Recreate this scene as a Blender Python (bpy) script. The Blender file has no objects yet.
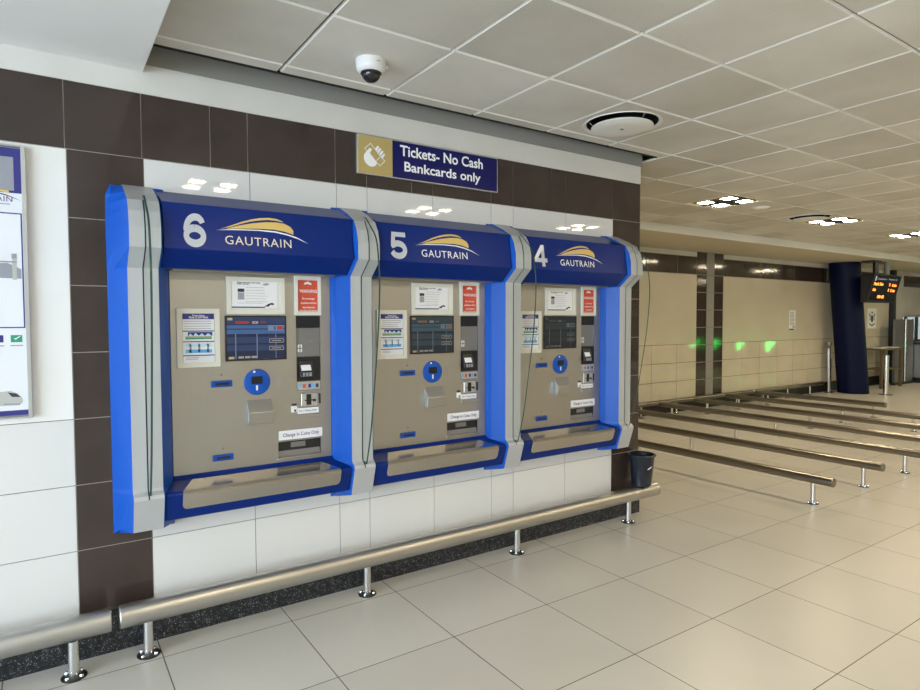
import bpy, bmesh, math, random
from mathutils import Vector, Matrix
random.seed(4)
C = bpy.context.scene.collection
PI = math.pi

# ------------------------------------------------------------------ materials
def mat(name, col, rough=0.5, metal=0.0, emit=None, estr=0.0, coat=0.0, spec=0.5):
    m = bpy.data.materials.new(name); m.use_nodes = True
    b = m.node_tree.nodes['Principled BSDF']
    b.inputs['Base Color'].default_value = (*col, 1)
    b.inputs['Roughness'].default_value = rough
    b.inputs['Metallic'].default_value = metal
    b.inputs['Specular IOR Level'].default_value = spec
    b.inputs['Coat Weight'].default_value = coat
    b.inputs['Coat Roughness'].default_value = 0.05
    if emit:
        b.inputs['Emission Color'].default_value = (*emit, 1)
        b.inputs['Emission Strength'].default_value = estr
    return m

def nodes_of(m):
    return m.node_tree.nodes, m.node_tree.links, m.node_tree.nodes['Principled BSDF']

def vary(m, c1, c2, scale=6.0, stretch=(1, 1, 1), detail=4, rough=None, lo=0.35, hi=0.65):
    """soft procedural mottling between two colours"""
    N, L, b = nodes_of(m)
    tc = N.new('ShaderNodeTexCoord'); mp = N.new('ShaderNodeMapping')
    mp.inputs['Scale'].default_value = stretch
    no = N.new('ShaderNodeTexNoise'); no.inputs['Scale'].default_value = scale
    no.inputs['Detail'].default_value = detail
    cr = N.new('ShaderNodeValToRGB')
    cr.color_ramp.elements[0].position = lo; cr.color_ramp.elements[1].position = hi
    cr.color_ramp.elements[0].color = (*c1, 1); cr.color_ramp.elements[1].color = (*c2, 1)
    L.new(tc.outputs['Object'], mp.inputs['Vector']); L.new(mp.outputs['Vector'], no.inputs['Vector'])
    L.new(no.outputs['Fac'], cr.inputs['Fac']); L.new(cr.outputs['Color'], b.inputs['Base Color'])
    if rough:
        mr = N.new('ShaderNodeMapRange'); mr.inputs['To Min'].default_value = rough[0]; mr.inputs['To Max'].default_value = rough[1]
        L.new(no.outputs['Fac'], mr.inputs['Value']); L.new(mr.outputs['Result'], b.inputs['Roughness'])
    return m

M = {}
M['plaster'] = vary(mat('painted_plaster', (.62, .6, .56), .7), (.62, .6, .565), (.66, .645, .61), 3)
M['plaster_white'] = vary(mat('white_plaster', (.7, .69, .66), .6), (.77, .765, .74), (.80, .795, .77), 2)
M['white_tile'] = mat('glazed_white_tile', (.68, .675, .665), .03)
M['brown_tile'] = vary(mat('glazed_brown_tile', (.045, .03, .025), .08), (.040, .028, .024), (.052, .036, .031), 5)
M['grout'] = mat('tile_grout', (.16, .14, .12), .9)
M['grout_light'] = mat('pale_tile_grout', (.42, .38, .33), .9)
M['grout_dark'] = mat('dark_tile_grout', (.2, .17, .15), .9)
M['trim_grey'] = mat('grey_painted_trim', (.27, .265, .25), .55)
M['gap_dark'] = mat('dark_shadow_gap', (.02, .02, .02), .9)
M['ceiling_tile'] = mat('perforated_ceiling_panel', (.56, .55, .52), .55)
M['ceiling_bevel'] = mat('ceiling_panel_edge', (.85, .83, .78), .45)
M['far_plaster'] = vary(mat('cream_wall_panel', (.54, .495, .40), .28), (.515, .47, .375), (.565, .52, .42), 1.2)
M['far_tile'] = vary(mat('cream_glazed_tile', (.66, .60, .47), .05), (.57, .525, .41), (.63, .58, .46), 3)
M['beam'] = mat('cream_beam_paint', (.62, .56, .43), .6)
M['black_skirting'] = mat('black_skirting', (.012, .012, .014), .4)
M['navy'] = mat('navy_machine_paint', (.001, .019, .165), .3, spec=.2)
M['blue'] = mat('bright_blue_paint', (.004, .078, .42), .38, spec=.3)
M['silver'] = mat('silver_grey_paint', (.44, .45, .46), .42, .1)
M['seam'] = mat('black_seam', (.01, .01, .01), .6)
M['steel'] = mat('brushed_stainless', (.44, .44, .43), .40, 1)
M['steel_tray'] = mat('polished_stainless_tray', (.50, .48, .45), .2, 1)
M['steel_dark'] = mat('dull_stainless', (.30, .30, .30), .4, .9)
M['rail_steel'] = mat('satin_stainless_tube', (.52, .51, .49), .36, 1)
M['rail_far_steel'] = mat('brushed_stainless_tube', (.25, .23, .20), .28, 1)
M['post_steel'] = mat('bright_stainless_post', (.68, .68, .68), .25, 1)
M['flange'] = mat('dark_steel_flange', (.07, .07, .07), .3, .8)
M['chrome'] = mat('chrome_bolt', (.8, .8, .8), .12, 1)
M['white'] = mat('white_paper', (.78, .78, .80), .5)
M['paper'] = mat('printed_paper', (.74, .75, .80), .35, coat=.3)
M['frame_white'] = mat('cream_plastic_frame', (.68, .67, .60), .4)
M['alu'] = mat('aluminium_frame', (.6, .61, .62), .32, .8)
M['ink_grey'] = mat('grey_print', (.33, .33, .38), .6)
M['ink_dark'] = mat('dark_print', (.03, .03, .05), .6)
M['ink_navy'] = mat('navy_print', (.03, .03, .20), .5)
M['ink_sky'] = mat('light_blue_print', (.12, .42, .78), .5)
M['ink_pale'] = mat('pale_blue_print', (.50, .68, .85), .5)
M['ink_green'] = mat('green_print', (.02, .28, .17), .5)
M['ink_olive'] = mat('olive_print', (.38, .38, .16), .5)
M['ink_red'] = mat('red_print', (.60, .075, .035), .5)
M['gold'] = mat('gold_vinyl', (.68, .48, .14), .4)
M['letter_cream'] = mat('cream_vinyl', (.78, .70, .55), .5)
M['letter_white'] = mat('white_vinyl', (.90, .91, .94), .45)
M['black'] = mat('black_plastic', (.012, .012, .013), .35)
M['black_matte'] = mat('matt_black', (.008, .008, .008), .8)
M['niche'] = mat('grey_niche_plate', (.22, .22, .22), .4, .5)
M['bin'] = mat('black_bin_plastic', (.010, .014, .024), .32)
M['screen_glass'] = mat('black_screen_glass', (.006, .008, .012), .08)
M['sign_gold'] = mat('gold_sign_panel', (.46, .35, .13), .45)
M['sign_navy'] = mat('navy_sign_panel', (.004, .006, .10), .3, spec=.25)
M['column_blue'] = mat('deep_blue_column_paint', (.003, .006, .035), .5, spec=.15)
M['cctv_white'] = mat('white_camera_housing', (.78, .78, .77), .35)
M['lamp'] = mat('ceiling_lamp_diffuser', (1, .95, .85), .5, emit=(1, .835, .57), estr=120)
M['louver'] = mat('lamp_surround', (.03, .028, .02), .6)
M['lamp_frame'] = mat('lamp_trim', (.85, .78, .6), .45)
M['orange_led'] = mat('orange_led_text', (0, 0, 0), .5, emit=(1, .22, .03), estr=5)
M['white_led'] = mat('white_led_text', (0, 0, 0), .5, emit=(.8, .82, .9), estr=.55)
M['green_led'] = mat('green_arrow_led', (0, 0, 0), .5, emit=(.03, 1, .12), estr=16)
M['wood'] = mat('worn_wood', (.13, .09, .045), .5)
M['shutter'] = mat('pale_grey_panel', (.45, .45, .43), .5)
M['office_glow'] = mat('added_office_glow', (.8, .85, .9), .5, emit=(.75, .9, 1), estr=2.2)  # glow added to brighten the office behind the service window
M['train_blue'] = mat('train_blue_print', (.04, .06, .30), .4)
M['photo_grey'] = mat('photo_grey_print', (.28, .29, .33), .5)

def glassmat(name, tint, edge=False):
    m = bpy.data.materials.new(name); m.use_nodes = True
    N, L = m.node_tree.nodes, m.node_tree.links
    N.clear()
    o = N.new('ShaderNodeOutputMaterial'); mx = N.new('ShaderNodeMixShader')
    t = N.new('ShaderNodeBsdfTransparent'); g = N.new('ShaderNodeBsdfGlossy'); f = N.new('ShaderNodeFresnel')
    t.inputs['Color'].default_value = (*tint, 1); g.inputs['Roughness'].default_value = .02
    f.inputs['IOR'].default_value = 1.3
    ge = N.new('ShaderNodeNewGeometry'); iv = N.new('ShaderNodeMath'); iv.operation = 'SUBTRACT'; iv.inputs[0].default_value = 1
    mu = N.new('ShaderNodeMath'); mu.operation = 'MULTIPLY'
    L.new(ge.outputs['Backfacing'], iv.inputs[1]); L.new(iv.outputs[0], mu.inputs[0]); L.new(f.outputs[0], mu.inputs[1])
    L.new(mu.outputs[0], mx.inputs[0]); L.new(t.outputs[0], mx.inputs[1]); L.new(g.outputs[0], mx.inputs[2])
    L.new(mx.outputs[0], o.inputs[0])
    return m
M['glass'] = glassmat('clear_glass', (.97, .985, .98))
M['glass_edge'] = mat('green_glass_edge', (.035, .085, .075), .15)

# floor tiles: 600 mm grid
def floor_material():
    m = mat('porcelain_floor_tiles', (.5, .5, .5), .3)
    N, L, b = nodes_of(m)
    tc = N.new('ShaderNodeTexCoord'); mp = N.new('ShaderNodeMapping')
    mp.inputs['Location'].default_value = (-.4102 + .6 * 20 + .0, .1999 + .6 * 20, 0)
    br = N.new('ShaderNodeTexBrick'); br.offset = 0; br.squash = 1
    br.inputs['Scale'].default_value = 1
    br.inputs['Brick Width'].default_value = .6; br.inputs['Row Height'].default_value = .6
    br.inputs['Mortar Size'].default_value = .0024; br.inputs['Mortar Smooth'].default_value = .1
    br.inputs['Color1'].default_value = (.545, .527, .485, 1); br.inputs['Color2'].default_value = (.59, .57, .525, 1)
    br.inputs['Mortar'].default_value = (.06, .055, .05, 1)
    no = N.new('ShaderNodeTexNoise'); no.inputs['Scale'].default_value = 2.2; no.inputs['Detail'].default_value = 6
    cr = N.new('ShaderNodeValToRGB'); cr.color_ramp.elements[0].color = (.93, .93, .93, 1); cr.color_ramp.elements[1].color = (1.05, 1.05, 1.05, 1)
    mul = N.new('ShaderNodeMix'); mul.data_type = 'RGBA'; mul.blend_type = 'MULTIPLY'; mul.inputs[0].default_value = 1
    L.new(tc.outputs['Object'], mp.inputs['Vector']); L.new(mp.outputs['Vector'], br.inputs['Vector'])
    L.new(tc.outputs['Object'], no.inputs['Vector']); L.new(no.outputs['Fac'], cr.inputs['Fac'])
    L.new(br.outputs['Color'], mul.inputs[6]); L.new(cr.outputs['Color'], mul.inputs[7])
    L.new(mul.outputs[2], b.inputs['Base Color'])
    mr = N.new('ShaderNodeMapRange'); mr.inputs['To Min'].default_value = .24; mr.inputs['To Max'].default_value = .40
    L.new(no.outputs['Fac'], mr.inputs['Value']); L.new(mr.outputs['Result'], b.inputs['Roughness'])
    return m
M['floor'] = floor_material()

def granite_material():
    m = mat('speckled_black_granite', (.03, .03, .03), .3)
    N, L, b = nodes_of(m)
    tc = N.new('ShaderNodeTexCoord')
    vo = N.new('ShaderNodeTexVoronoi'); vo.inputs['Scale'].default_value = 120
    cr = N.new('ShaderNodeValToRGB'); e = cr.color_ramp.elements
    e[0].position = 0.0; e[0].color = (.55, .57, .6, 1)
    e[1].position = .30; e[1].color = (.018, .020, .024, 1)
    no = N.new('ShaderNodeTexNoise'); no.inputs['Scale'].default_value = 45
    cr2 = N.new('ShaderNodeValToRGB'); cr2.color_ramp.elements[0].position = .4; cr2.color_ramp.elements[0].color = (.35, .35, .35, 1)
    cr2.color_ramp.elements[1].position = .65; cr2.color_ramp.elements[1].color = (1.6, 1.6, 1.6, 1)
    mul = N.new('ShaderNodeMix'); mul.data_type = 'RGBA'; mul.blend_type = 'MULTIPLY'; mul.inputs[0].default_value = 1
    L.new(tc.outputs['Object'], vo.inputs['Vector']); L.new(vo.outputs['Distance'], cr.inputs['Fac'])
    L.new(tc.outputs['Object'], no.inputs['Vector']); L.new(no.outputs['Fac'], cr2.inputs['Fac'])
    L.new(cr.outputs['Color'], mul.inputs[6]); L.new(cr2.outputs['Color'], mul.inputs[7])
    L.new(mul.outputs[2], b.inputs['Base Color'])
    return m
M['granite'] = granite_material()

def perforate(m, base, dark):
    N, L, b = nodes_of(m)
    tc = N.new('ShaderNodeTexCoord'); mp = N.new('ShaderNodeMapping')
    mp.inputs['Rotation'].default_value = (0, 0, PI / 4)
    vo = N.new('ShaderNodeTexVoronoi'); vo.inputs['Scale'].default_value = 90; vo.inputs['Randomness'].default_value = 0
    cr = N.new('ShaderNodeValToRGB'); e = cr.color_ramp.elements
    e[0].position = .18; e[0].color = (*dark, 1); e[1].position = .34; e[1].color = (*base, 1)
    m2 = N.new('ShaderNodeMapping'); m2.inputs['Location'].default_value = (-1.014 + 12, .2063 + 12, 0)
    bt = N.new('ShaderNodeTexBrick'); bt.offset = 0; bt.squash = 1; bt.inputs['Scale'].default_value = 1
    bt.inputs['Brick Width'].default_value = .6; bt.inputs['Row Height'].default_value = .6; bt.inputs['Mortar Size'].default_value = 0
    bt.inputs['Color1'].default_value = (.80, .78, .74, 1); bt.inputs['Color2'].default_value = (1.04, 1.03, 1.02, 1)
    no = N.new('ShaderNodeTexNoise'); no.inputs['Scale'].default_value = 1.7; no.inputs['Detail'].default_value = 5
    cr2 = N.new('ShaderNodeValToRGB'); cr2.color_ramp.elements[0].position = .3; cr2.color_ramp.elements[0].color = (.84, .83, .80, 1); cr2.color_ramp.elements[1].position = .7; cr2.color_ramp.elements[1].color = (1.04, 1.04, 1.04, 1)
    mul2 = N.new('ShaderNodeMix'); mul2.data_type = 'RGBA'; mul2.blend_type = 'MULTIPLY'; mul2.inputs[0].default_value = 1
    L.new(tc.outputs['Object'], m2.inputs['Vector']); L.new(m2.outputs['Vector'], bt.inputs['Vector'])
    mul = N.new('ShaderNodeMix'); mul.data_type = 'RGBA'; mul.blend_type = 'MULTIPLY'; mul.inputs[0].default_value = 1
    L.new(tc.outputs['Object'], mp.inputs['Vector']); L.new(mp.outputs['Vector'], vo.inputs['Vector'])
    L.new(vo.outputs['Distance'], cr.inputs['Fac'])
    L.new(tc.outputs['Object'], no.inputs['Vector']); L.new(no.outputs['Fac'], cr2.inputs['Fac'])
    L.new(bt.outputs['Color'], mul2.inputs[6]); L.new(cr2.outputs['Color'], mul2.inputs[7])
    L.new(cr.outputs['Color'], mul.inputs[6]); L.new(mul2.outputs[2], mul.inputs[7])
    L.new(mul.outputs[2], b.inputs['Base Color'])
perforate(M['ceiling_tile'], (.78, .76, .72), (.68, .66, .62))

def brush(m, axis):
    """fine brushed grain in the roughness of a metal"""
    N, L, b = nodes_of(m)
    tc = N.new('ShaderNodeTexCoord'); mp = N.new('ShaderNodeMapping')
    mp.inputs['Scale'].default_value = axis
    no = N.new('ShaderNodeTexNoise'); no.inputs['Scale'].default_value = 1; no.inputs['Detail'].default_value = 3
    mr = N.new('ShaderNodeMapRange'); r = b.inputs['Roughness'].default_value
    mr.inputs['To Min'].default_value = r * .8; mr.inputs['To Max'].default_value = r * 1.25
    L.new(tc.outputs['Object'], mp.inputs['Vector']); L.new(mp.outputs['Vector'], no.inputs['Vector'])
    L.new(no.outputs['Fac'], mr.inputs['Value']); L.new(mr.outputs['Result'], b.inputs['Roughness'])
brush(M['steel'], (90, 90, 4))

# ------------------------------------------------------------------ mesh builder
class MB:
    def __init__(s): s.v = []; s.f = []; s.mi = []; s.sm = []; s.mats = []
    def m(s, name):
        if name not in s.mats: s.mats.append(name)
        return s.mats.index(name)
    def face(s, pts, mat, smooth=False):
        n = len(s.v); s.v += [tuple(p) for p in pts]; s.f.append(list(range(n, n + len(pts))))
        s.mi.append(s.m(mat)); s.sm.append(smooth)
    def mesh(s, verts, faces, mat, smooth=False):
        n = len(s.v); s.v += [tuple(p) for p in verts]
        for f in faces:
            s.f.append([n + i for i in f]); s.mi.append(s.m(mat)); s.sm.append(smooth)
    def box(s, x0, x1, y0, y1, z0, z1, mat):
        v = [(x, y, z) for x in (x0, x1) for y in (y0, y1) for z in (z0, z1)]
        s.mesh(v, [(0, 1, 3, 2), (4, 6, 7, 5), (0, 4, 5, 1), (2, 3, 7, 6), (0, 2, 6, 4), (1, 5, 7, 3)], mat)
    def rect(s, x0, x1, z0, z1, y, mat):          # upright rectangle facing -y
        s.face([(x0, y, z0), (x1, y, z0), (x1, y, z1), (x0, y, z1)], mat)
    def tube(s, a, b, r0, mat, r1=None, n=20, caps=True):
        a = Vector(a); b = Vector(b); r1 = r0 if r1 is None else r1
        d = (b - a).normalized(); u = d.orthogonal().normalized(); w = d.cross(u)
        vs = []
        for c, r in ((a, r0), (b, r1)):
            for i in range(n):
                t = 2 * PI * i / n; vs.append(c + u * (r * math.cos(t)) + w * (r * math.sin(t)))
        s.mesh(vs, [(i, (i + 1) % n, n + (i + 1) % n, n + i) for i in range(n)], mat, True)
        if caps: s.mesh(vs, [tuple(range(n))[::-1], tuple(range(n, 2 * n))], mat)
    def lathe(s, prof, c, mat, n=32, axis='z', smooth=True, cap=True):
        vs = []
        for (r, h) in prof:
            for i in range(n):
                t = 2 * PI * i / n
                if axis == 'z': vs.append((c[0] + r * math.cos(t), c[1] + r * math.sin(t), c[2] + h))
                else: vs.append((c[0] + r * math.cos(t), c[1] + h, c[2] + r * math.sin(t)))
        fs = []
        for k in range(len(prof) - 1):
            for i in range(n):
                j = (i + 1) % n; fs.append((k * n + i, k * n + j, (k + 1) * n + j, (k + 1) * n + i))
        s.mesh(vs, fs, mat, smooth)
        for k, flip in ((0, True), (len(prof) - 1, False)):
            if cap and prof[k][0] > 1e-5:
                r = [k * n + i for i in range(n)]
                s.mesh(vs, [tuple(r[::-1] if flip else r)], mat)
    def prism(s, pts, vec, mat, matside=None):      # polygon swept along vec
        n = len(pts); vec = Vector(vec)
        a = [Vector(p) for p in pts]; b = [p + vec for p in a]
        s.face(a, mat); s.face(b[::-1], mat)
        for i in range(n):
            j = (i + 1) % n; s.face([a[i], b[i], b[j], a[j]], matside or mat)
    def build(s, name, parent=None, bevel=0, merge=True, loc=None):
        me = bpy.data.meshes.new(name); me.from_pydata(s.v, [], s.f)
        for k in s.mats: me.materials.append(M[k])
        for p, mi, sm in zip(me.polygons, s.mi, s.sm): p.material_index = mi; p.use_smooth = sm
        if merge:
            bm = bmesh.new(); bm.from_mesh(me)
            bmesh.ops.remove_doubles(bm, verts=bm.verts, dist=1e-5)
            bmesh.ops.recalc_face_normals(bm, faces=bm.faces)
            for e in bm.edges:
                if len(e.link_faces) == 2 and e.calc_face_angle(0) > .6: e.smooth = False
            bm.to_mesh(me); bm.free()
        o = bpy.data.objects.new(name, me); C.objects.link(o)
        if parent: o.parent = parent
        if loc: o.location = loc
        if bevel:
            b = o.modifiers.new('bevel', 'BEVEL'); b.width = bevel; b.segments = 3; b.limit_method = 'ANGLE'; b.angle_limit = .5
            b.harden_normals = False
        return o

def tag(o, label=None, cat=None, group=None, kind=None):
    if label: o['label'] = label
    if cat: o['category'] = cat
    if group: o['group'] = group
    if kind: o['kind'] = kind
    return o
def thing(name, label, cat, loc=(0, 0, 0), group=None):
    o = bpy.data.objects.new(name, None); o.empty_display_size = .1
    C.objects.link(o); o.location = loc
    return tag(o, label, cat, group)
def struct(o): o['kind'] = 'structure'; return o

def text_faces(body, w, cap, spacing=1.0, bold=0.0):
    """letter shapes as triangles in 2D, scaled to width w and capital height cap"""
    def get(t):
        cu = bpy.data.curves.new('t', 'FONT'); cu.body = t; cu.size = 1; cu.offset = bold; cu.space_character = spacing
        cu.resolution_u = 3
        ob = bpy.data.objects.new('t', cu); C.objects.link(ob)
        bpy.context.view_layer.update()
        me = bpy.data.meshes.new_from_object(ob.evaluated_get(bpy.context.evaluated_depsgraph_get()))
        vs = [(v.co.x, v.co.y) for v in me.vertices]; fs = [list(p.vertices) for p in me.polygons]
        bpy.data.objects.remove(ob); bpy.data.curves.remove(cu); bpy.data.meshes.remove(me)
        return vs, fs
    hv, _ = get('H'); hh = max(y for x, y in hv) - min(y for x, y in hv)
    vs, fs = get(body)
    x0 = min(x for x, y in vs); x1 = max(x for x, y in vs); hb = min(y for x, y in hv)
    k = w / (x1 - x0)
    return [((x - x0) * k, (y - hb) * cap / hh) for x, y in vs], fs
def put_text(mb, body, x, z, w, cap, plane, mat, spacing=1.0, bold=0.0):
    """plane: function (x, z) -> 3D point"""
    vs, fs = text_faces(body, w, cap, spacing, bold)
    mb.mesh([plane(x + a, z + b) for a, b in vs], fs, mat)
def flat(y): return lambda x, z: (x, y, z)
def poly2(mb, pts, plane, mat):
    n = len(pts); mb.face([plane(*p) for p in pts], mat)

# ------------------------------------------------------------------ room shell
WX0, WX1 = -6.0, 3.9          # ticket wall
FARY = 3.2
def gridwall(name, y, back, rects, thick=.006, gap=.0035):
    mb = MB()
    mb.box(*back)
    for (x0, x1, z0, z1, mt) in rects:
        g = gap / 2
        mb.box(x0 + g, x1 - g, y - thick, y, z0 + g, z1 - g, mt)
        if mt == 'brown_tile': mb.box(x0, x1, y - .0035, y - .001, z0, z1, 'grout_light')
    o = mb.build(name, merge=False)
    return struct(o)

rects = []
xs = [-6, -5.4, -4.8, -4.2, -3.6, -3, -2.4, -1.8, -1.2, -.51, .09]
for a, b in zip(xs, xs[1:]):
    rects.append((a, b, 2.3, 2.6, 'brown_tile'))
top = [.09, .394, .698, .88, 1.355, 1.545, 1.84, 1.99, 2.435, 2.62, 2.96, 3.105, 3.59, 3.9]
for a, b in zip(top, top[1:]): rects.append((a, b, 2.3, 2.6, 'brown_tile'))
zs = [.2, .5, .8, 1.1, 1.4, 1.7, 2.0, 2.3]
for a, b in zip(zs, zs[1:]):
    rects.append((.096, .4, a, b, 'brown_tile')); rects.append((3.59, 3.9, a, b, 'brown_tile'))
mid = [.4, .888, 1.36, 1.547, 1.987, 2.435, 2.62, 3.1, 3.59]
for a, b in zip(mid, mid[1:]):
    for c, d in zip(zs, zs[1:]): rects.append((a, b, c, d, 'white_tile'))
lx = [-6, -5.1, -3.9, -2.7, -1.5, -.3 - .35, .096]
for a, b in zip(lx, lx[1:]):
    for c, d in ((.2, .5), (.5, .8), (.8, 1.1)): rects.append((a, b, c, d, 'white_tile'))
rects.append((-6, .096, 1.1, 2.3, 'plaster_white'))
W = gridwall('wall_ticket', 0, (WX0, WX1, 0.0, .25, 0, 3.0, 'grout'), rects)
# plaster strip and grey head trim over the tiles
mb = MB(); mb.box(WX0, WX1, -.008, 0, 2.6, 2.735, 'plaster'); struct(mb.build('trim_1'))
mb = MB(); mb.box(WX0, WX1 + .012, -.012, 0, 2.735, 3.0, 'trim_grey')
struct(mb.build('trim_2'))
mb = MB(); mb.box(WX0, WX1, -.016, 0, 0, .195, 'granite'); mb.box(WX1, WX1 + .01, -.016, .25, 0, .195, 'granite')
struct(mb.build('baseboard_ticket', bevel=.002))
# tiled corner return behind the ticket wall
rr = MB(); rr.box(WX1 - .2, WX1, .25, FARY, 0, 3.0, 'far_plaster')
struct(rr.build('wall_return'))

mb = MB(); mb.box(-6.2, 26, -9.2, 8, -.1, 0, 'floor'); struct(mb.build('floor'))

# far wall
fr = []
def fx(a, b, step=.6):
    out = [a]; 
    while out[-1] + step < b - .15: out.append(out[-1] + step)
    return out + [b]
PX = (9.22, 9.50, 9.715, 9.985)
left = [3.9, 4.5, 5.1, 5.7, 6.3, 6.9, 7.48, 8.06, 8.70, 9.22]
right = fx(9.985, 16.72)
for L_ in (left, right):
    for a, b in zip(L_, L_[1:]):
        for c, d in ((.2, .51), (.51, .815), (.815, 1.12)): fr.append((a, b, c, d, 'far_tile'))
    fr.append((L_[0], L_[-1], 1.12, 2.3, 'far_plaster'))
    b4 = L_[::2] + ([L_[-1]] if L_[::2][-1] != L_[-1] else [])
    for a, b in zip(b4, b4[1:]): fr.append((a, b, 2.3, 2.6, 'brown_tile'))
    fr.append((L_[0], L_[-1], 2.6, 2.69, 'plaster'))
zz = [.2, .5, .8, 1.1, 1.4, 1.7, 2.0, 2.3, 2.69]
for c, d in zip(zz, zz[1:]):
    fr.append((PX[0], PX[1], c, d, 'brown_tile')); fr.append((PX[2], PX[3], c, d, 'brown_tile'))
    fr.append((PX[1], PX[2], c, d, 'trim_grey'))
gridwall('wall_far', FARY, (3.9, 16.84, FARY, FARY + .2, 0, 3.0, 'grout'), fr, gap=.008)
mb = MB(); mb.box(3.9, 16.84, FARY - .02, FARY, 0, .2, 'black_skirting'); struct(mb.build('baseboard_far'))
# dropped beam in front of the far wall
mb = MB(); mb.box(3.9, 26, 2.0, 3.45, 2.69, 3.1, 'beam'); mb.box(3.9, 26, 1.996, 2.0, 2.692, 2.80, 'plaster_white'); struct(mb.build('trim_3', bevel=.004))
# grey pier and wall of the service window at the far right
mb = MB(); mb.box(16.72, 16.86, 3.1, 3.3, 0, 2.69, 'black_skirting'); mb.box(16.86, 17.26, 3.1, 3.4, 0, 2.69, 'shutter')
struct(mb.build('trim_4', bevel=.005))
mb = MB()
mb.box(17.26, 26, 3.25, 3.4, 2.33, 2.60, 'brown_tile'); mb.box(17.26, 26, 3.25, 3.4, 2.6, 2.69, 'plaster')
mb.box(17.26, 26, 3.25, 3.4, 1.63, 2.33, 'shutter')
mb.box(17.26, 26, 3.25, 3.4, 0, .95, 'steel_dark')
mb.box(20.2, 26, 3.25, 3.4, .95, 1.63, 'shutter')
struct(mb.build('wall_service'))
mb = MB()
mb.box(17.26, 20.2, 3.27, 3.33, 1.58, 1.63, 'alu'); mb.box(17.26, 20.2, 3.27, 3.33, .95, 1.0, 'black')
for x in (17.26, 17.95, 18.6, 19.4, 20.14): mb.box(x, x + .05, 3.27, 3.33, 1.0, 1.58, 'black')
mb.box(17.31, 20.14, 3.295, 3.301, 1.0, 1.58, 'glass')
struct(mb.build('window_1'))
mb = MB()
mb.box(17.0, 20.6, 5.0, 5.1, 0, 2.7, 'plaster_white'); mb.box(17.0, 17.1, 3.4, 5.0, 0, 2.7, 'plaster_white')
mb.box(20.5, 20.6, 3.4, 5.0, 0, 2.7, 'plaster_white'); mb.box(17.0, 20.6, 3.4, 5.1, 2.7, 2.8, 'plaster_white')
struct(mb.build('wall_office'))
mb = MB(); mb.box(17.6, 20.0, 3.9, 4.3, 2.66, 2.69, 'office_glow'); tag(mb.build('ceiling_light'), 'added glowing panel that lights the service office behind the window', 'ceiling light')  # unseen panel added to light the office
mb = MB(); mb.box(17.3, 20.2, 4.90, 4.92, 1.0, 2.2, 'office_glow'); tag(mb.build('glow_sheet'), 'added glowing sheet that brightens the view through the service window', 'added glow')  # glowing sheet added so the service window looks bright

# ceiling of clip-in metal panels
CX, CY, H = 1.014, -.2063, 2.8
BX = .407                                     # edge of the plaster bulkhead
lightcells = []
for j, ii in ((1, range(8, 40, 4)), (-5, range(0, 40, 4)), (-11, range(-4, 40, 4))):  # rear row is never visible, kept for its light
    for i in ii: lightcells.append((i, j))
aircells = [(3, -1), (11, 1)]
def cell(i, j): return (CX + .6 * i, CX + .6 * (i + 1), CY + .6 * j, CY + .6 * (j + 1))
mb = MB()
def panel(x0, x1, y0, y1, hole=None):
    g, bv, up = .004, .007, .012
    a = [(x0 + g, y0 + g), (x1 - g, y0 + g), (x1 - g, y1 - g), (x0 + g, y1 - g)]
    b = [(x0 + g + bv, y0 + g + bv), (x1 - g - bv, y0 + g + bv), (x1 - g - bv, y1 - g - bv), (x0 + g + bv, y1 - g - bv)]
    A = [(p[0], p[1], H + up) for p in a]; B = [(p[0], p[1], H) for p in b]
    for k in range(4):
        l = (k + 1) % 4; mb.face([A[k], A[l], B[l], B[k]], 'ceiling_bevel')
    if hole is None: mb.face(B, 'ceiling_tile')
    else:
        cx, cy = (x0 + x1) / 2, (y0 + y1) / 2; n = 40
        ring = [(cx + hole * math.cos(2 * PI * t / n - 3 * PI / 4), cy + hole * math.sin(2 * PI * t / n - 3 * PI / 4), H) for t in range(n)]
        for k in range(4):
            l = (k + 1) % 4; q = n // 4
            seg = [ring[(k * q + t) % n] for t in range(q + 1)]
            mb.face([B[k]] + seg + [B[l]], 'ceiling_tile')
for i in range(-2, 42):
    for j in range(-15, 4):
        x0, x1, y0, y1 = cell(i, j)
        if x1 <= BX + .01: continue
        x0 = max(x0, BX + .003)
        if x0 < WX1 - .1 or (x0 < WX1 and j >= 0):
            if y0 >= -.21:
                if y0 > 0: continue
                y1 = -.10
                if x1 > WX1 and x0 < WX1: pass
        if x0 >= WX1 and j == 0 and False: pass
        if y0 > 1.99: continue
        y1 = min(y1, 2.0)
        if y1 - y0 < .03 or (i, j) in lightcells: continue
        panel(x0, x1, y0, y1, .235 if (i, j) in aircells else None)
mb.box(BX, 26, -9.2, -.09, H + .26, H + .28, 'gap_dark')
o = mb.build('ceiling', merge=False); struct(o)
# dark strip standing in for the shadow gap at the cut panels, above the ticket wall
mb = MB(); mb.box(BX, WX1 + .08, -.1, -.088, 2.797, 2.835, 'gap_dark'); struct(mb.build('trim_5'))
mb = MB(); mb.box(BX - .2, 26, -9.2, 3.2, 3.1, 3.2, 'gap_dark'); struct(mb.build('ceiling_slab'))
# backing seen in the joints
mb = MB()
mb.face([(BX, -9.2, H + .115), (26, -9.2, H + .115), (26, -.1, H + .115), (BX, -.1, H + .115)], 'trim_grey')
mb.face([(3.9, -.1, H + .115), (26, -.1, H + .115), (26, 2.0, H + .115), (3.9, 2.0, H + .115)], 'trim_grey')
o = mb.build('ceiling_backing', merge=False); struct(o)
bm = bmesh.new(); bm.from_mesh(o.data)
o.data.update(); bm.free()
mb = MB(); mb.box(-6, BX, -9.2, -.008, 2.7, 3.1, 'plaster_white'); struct(mb.build('ceiling_bulkhead', bevel=.003))

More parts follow.
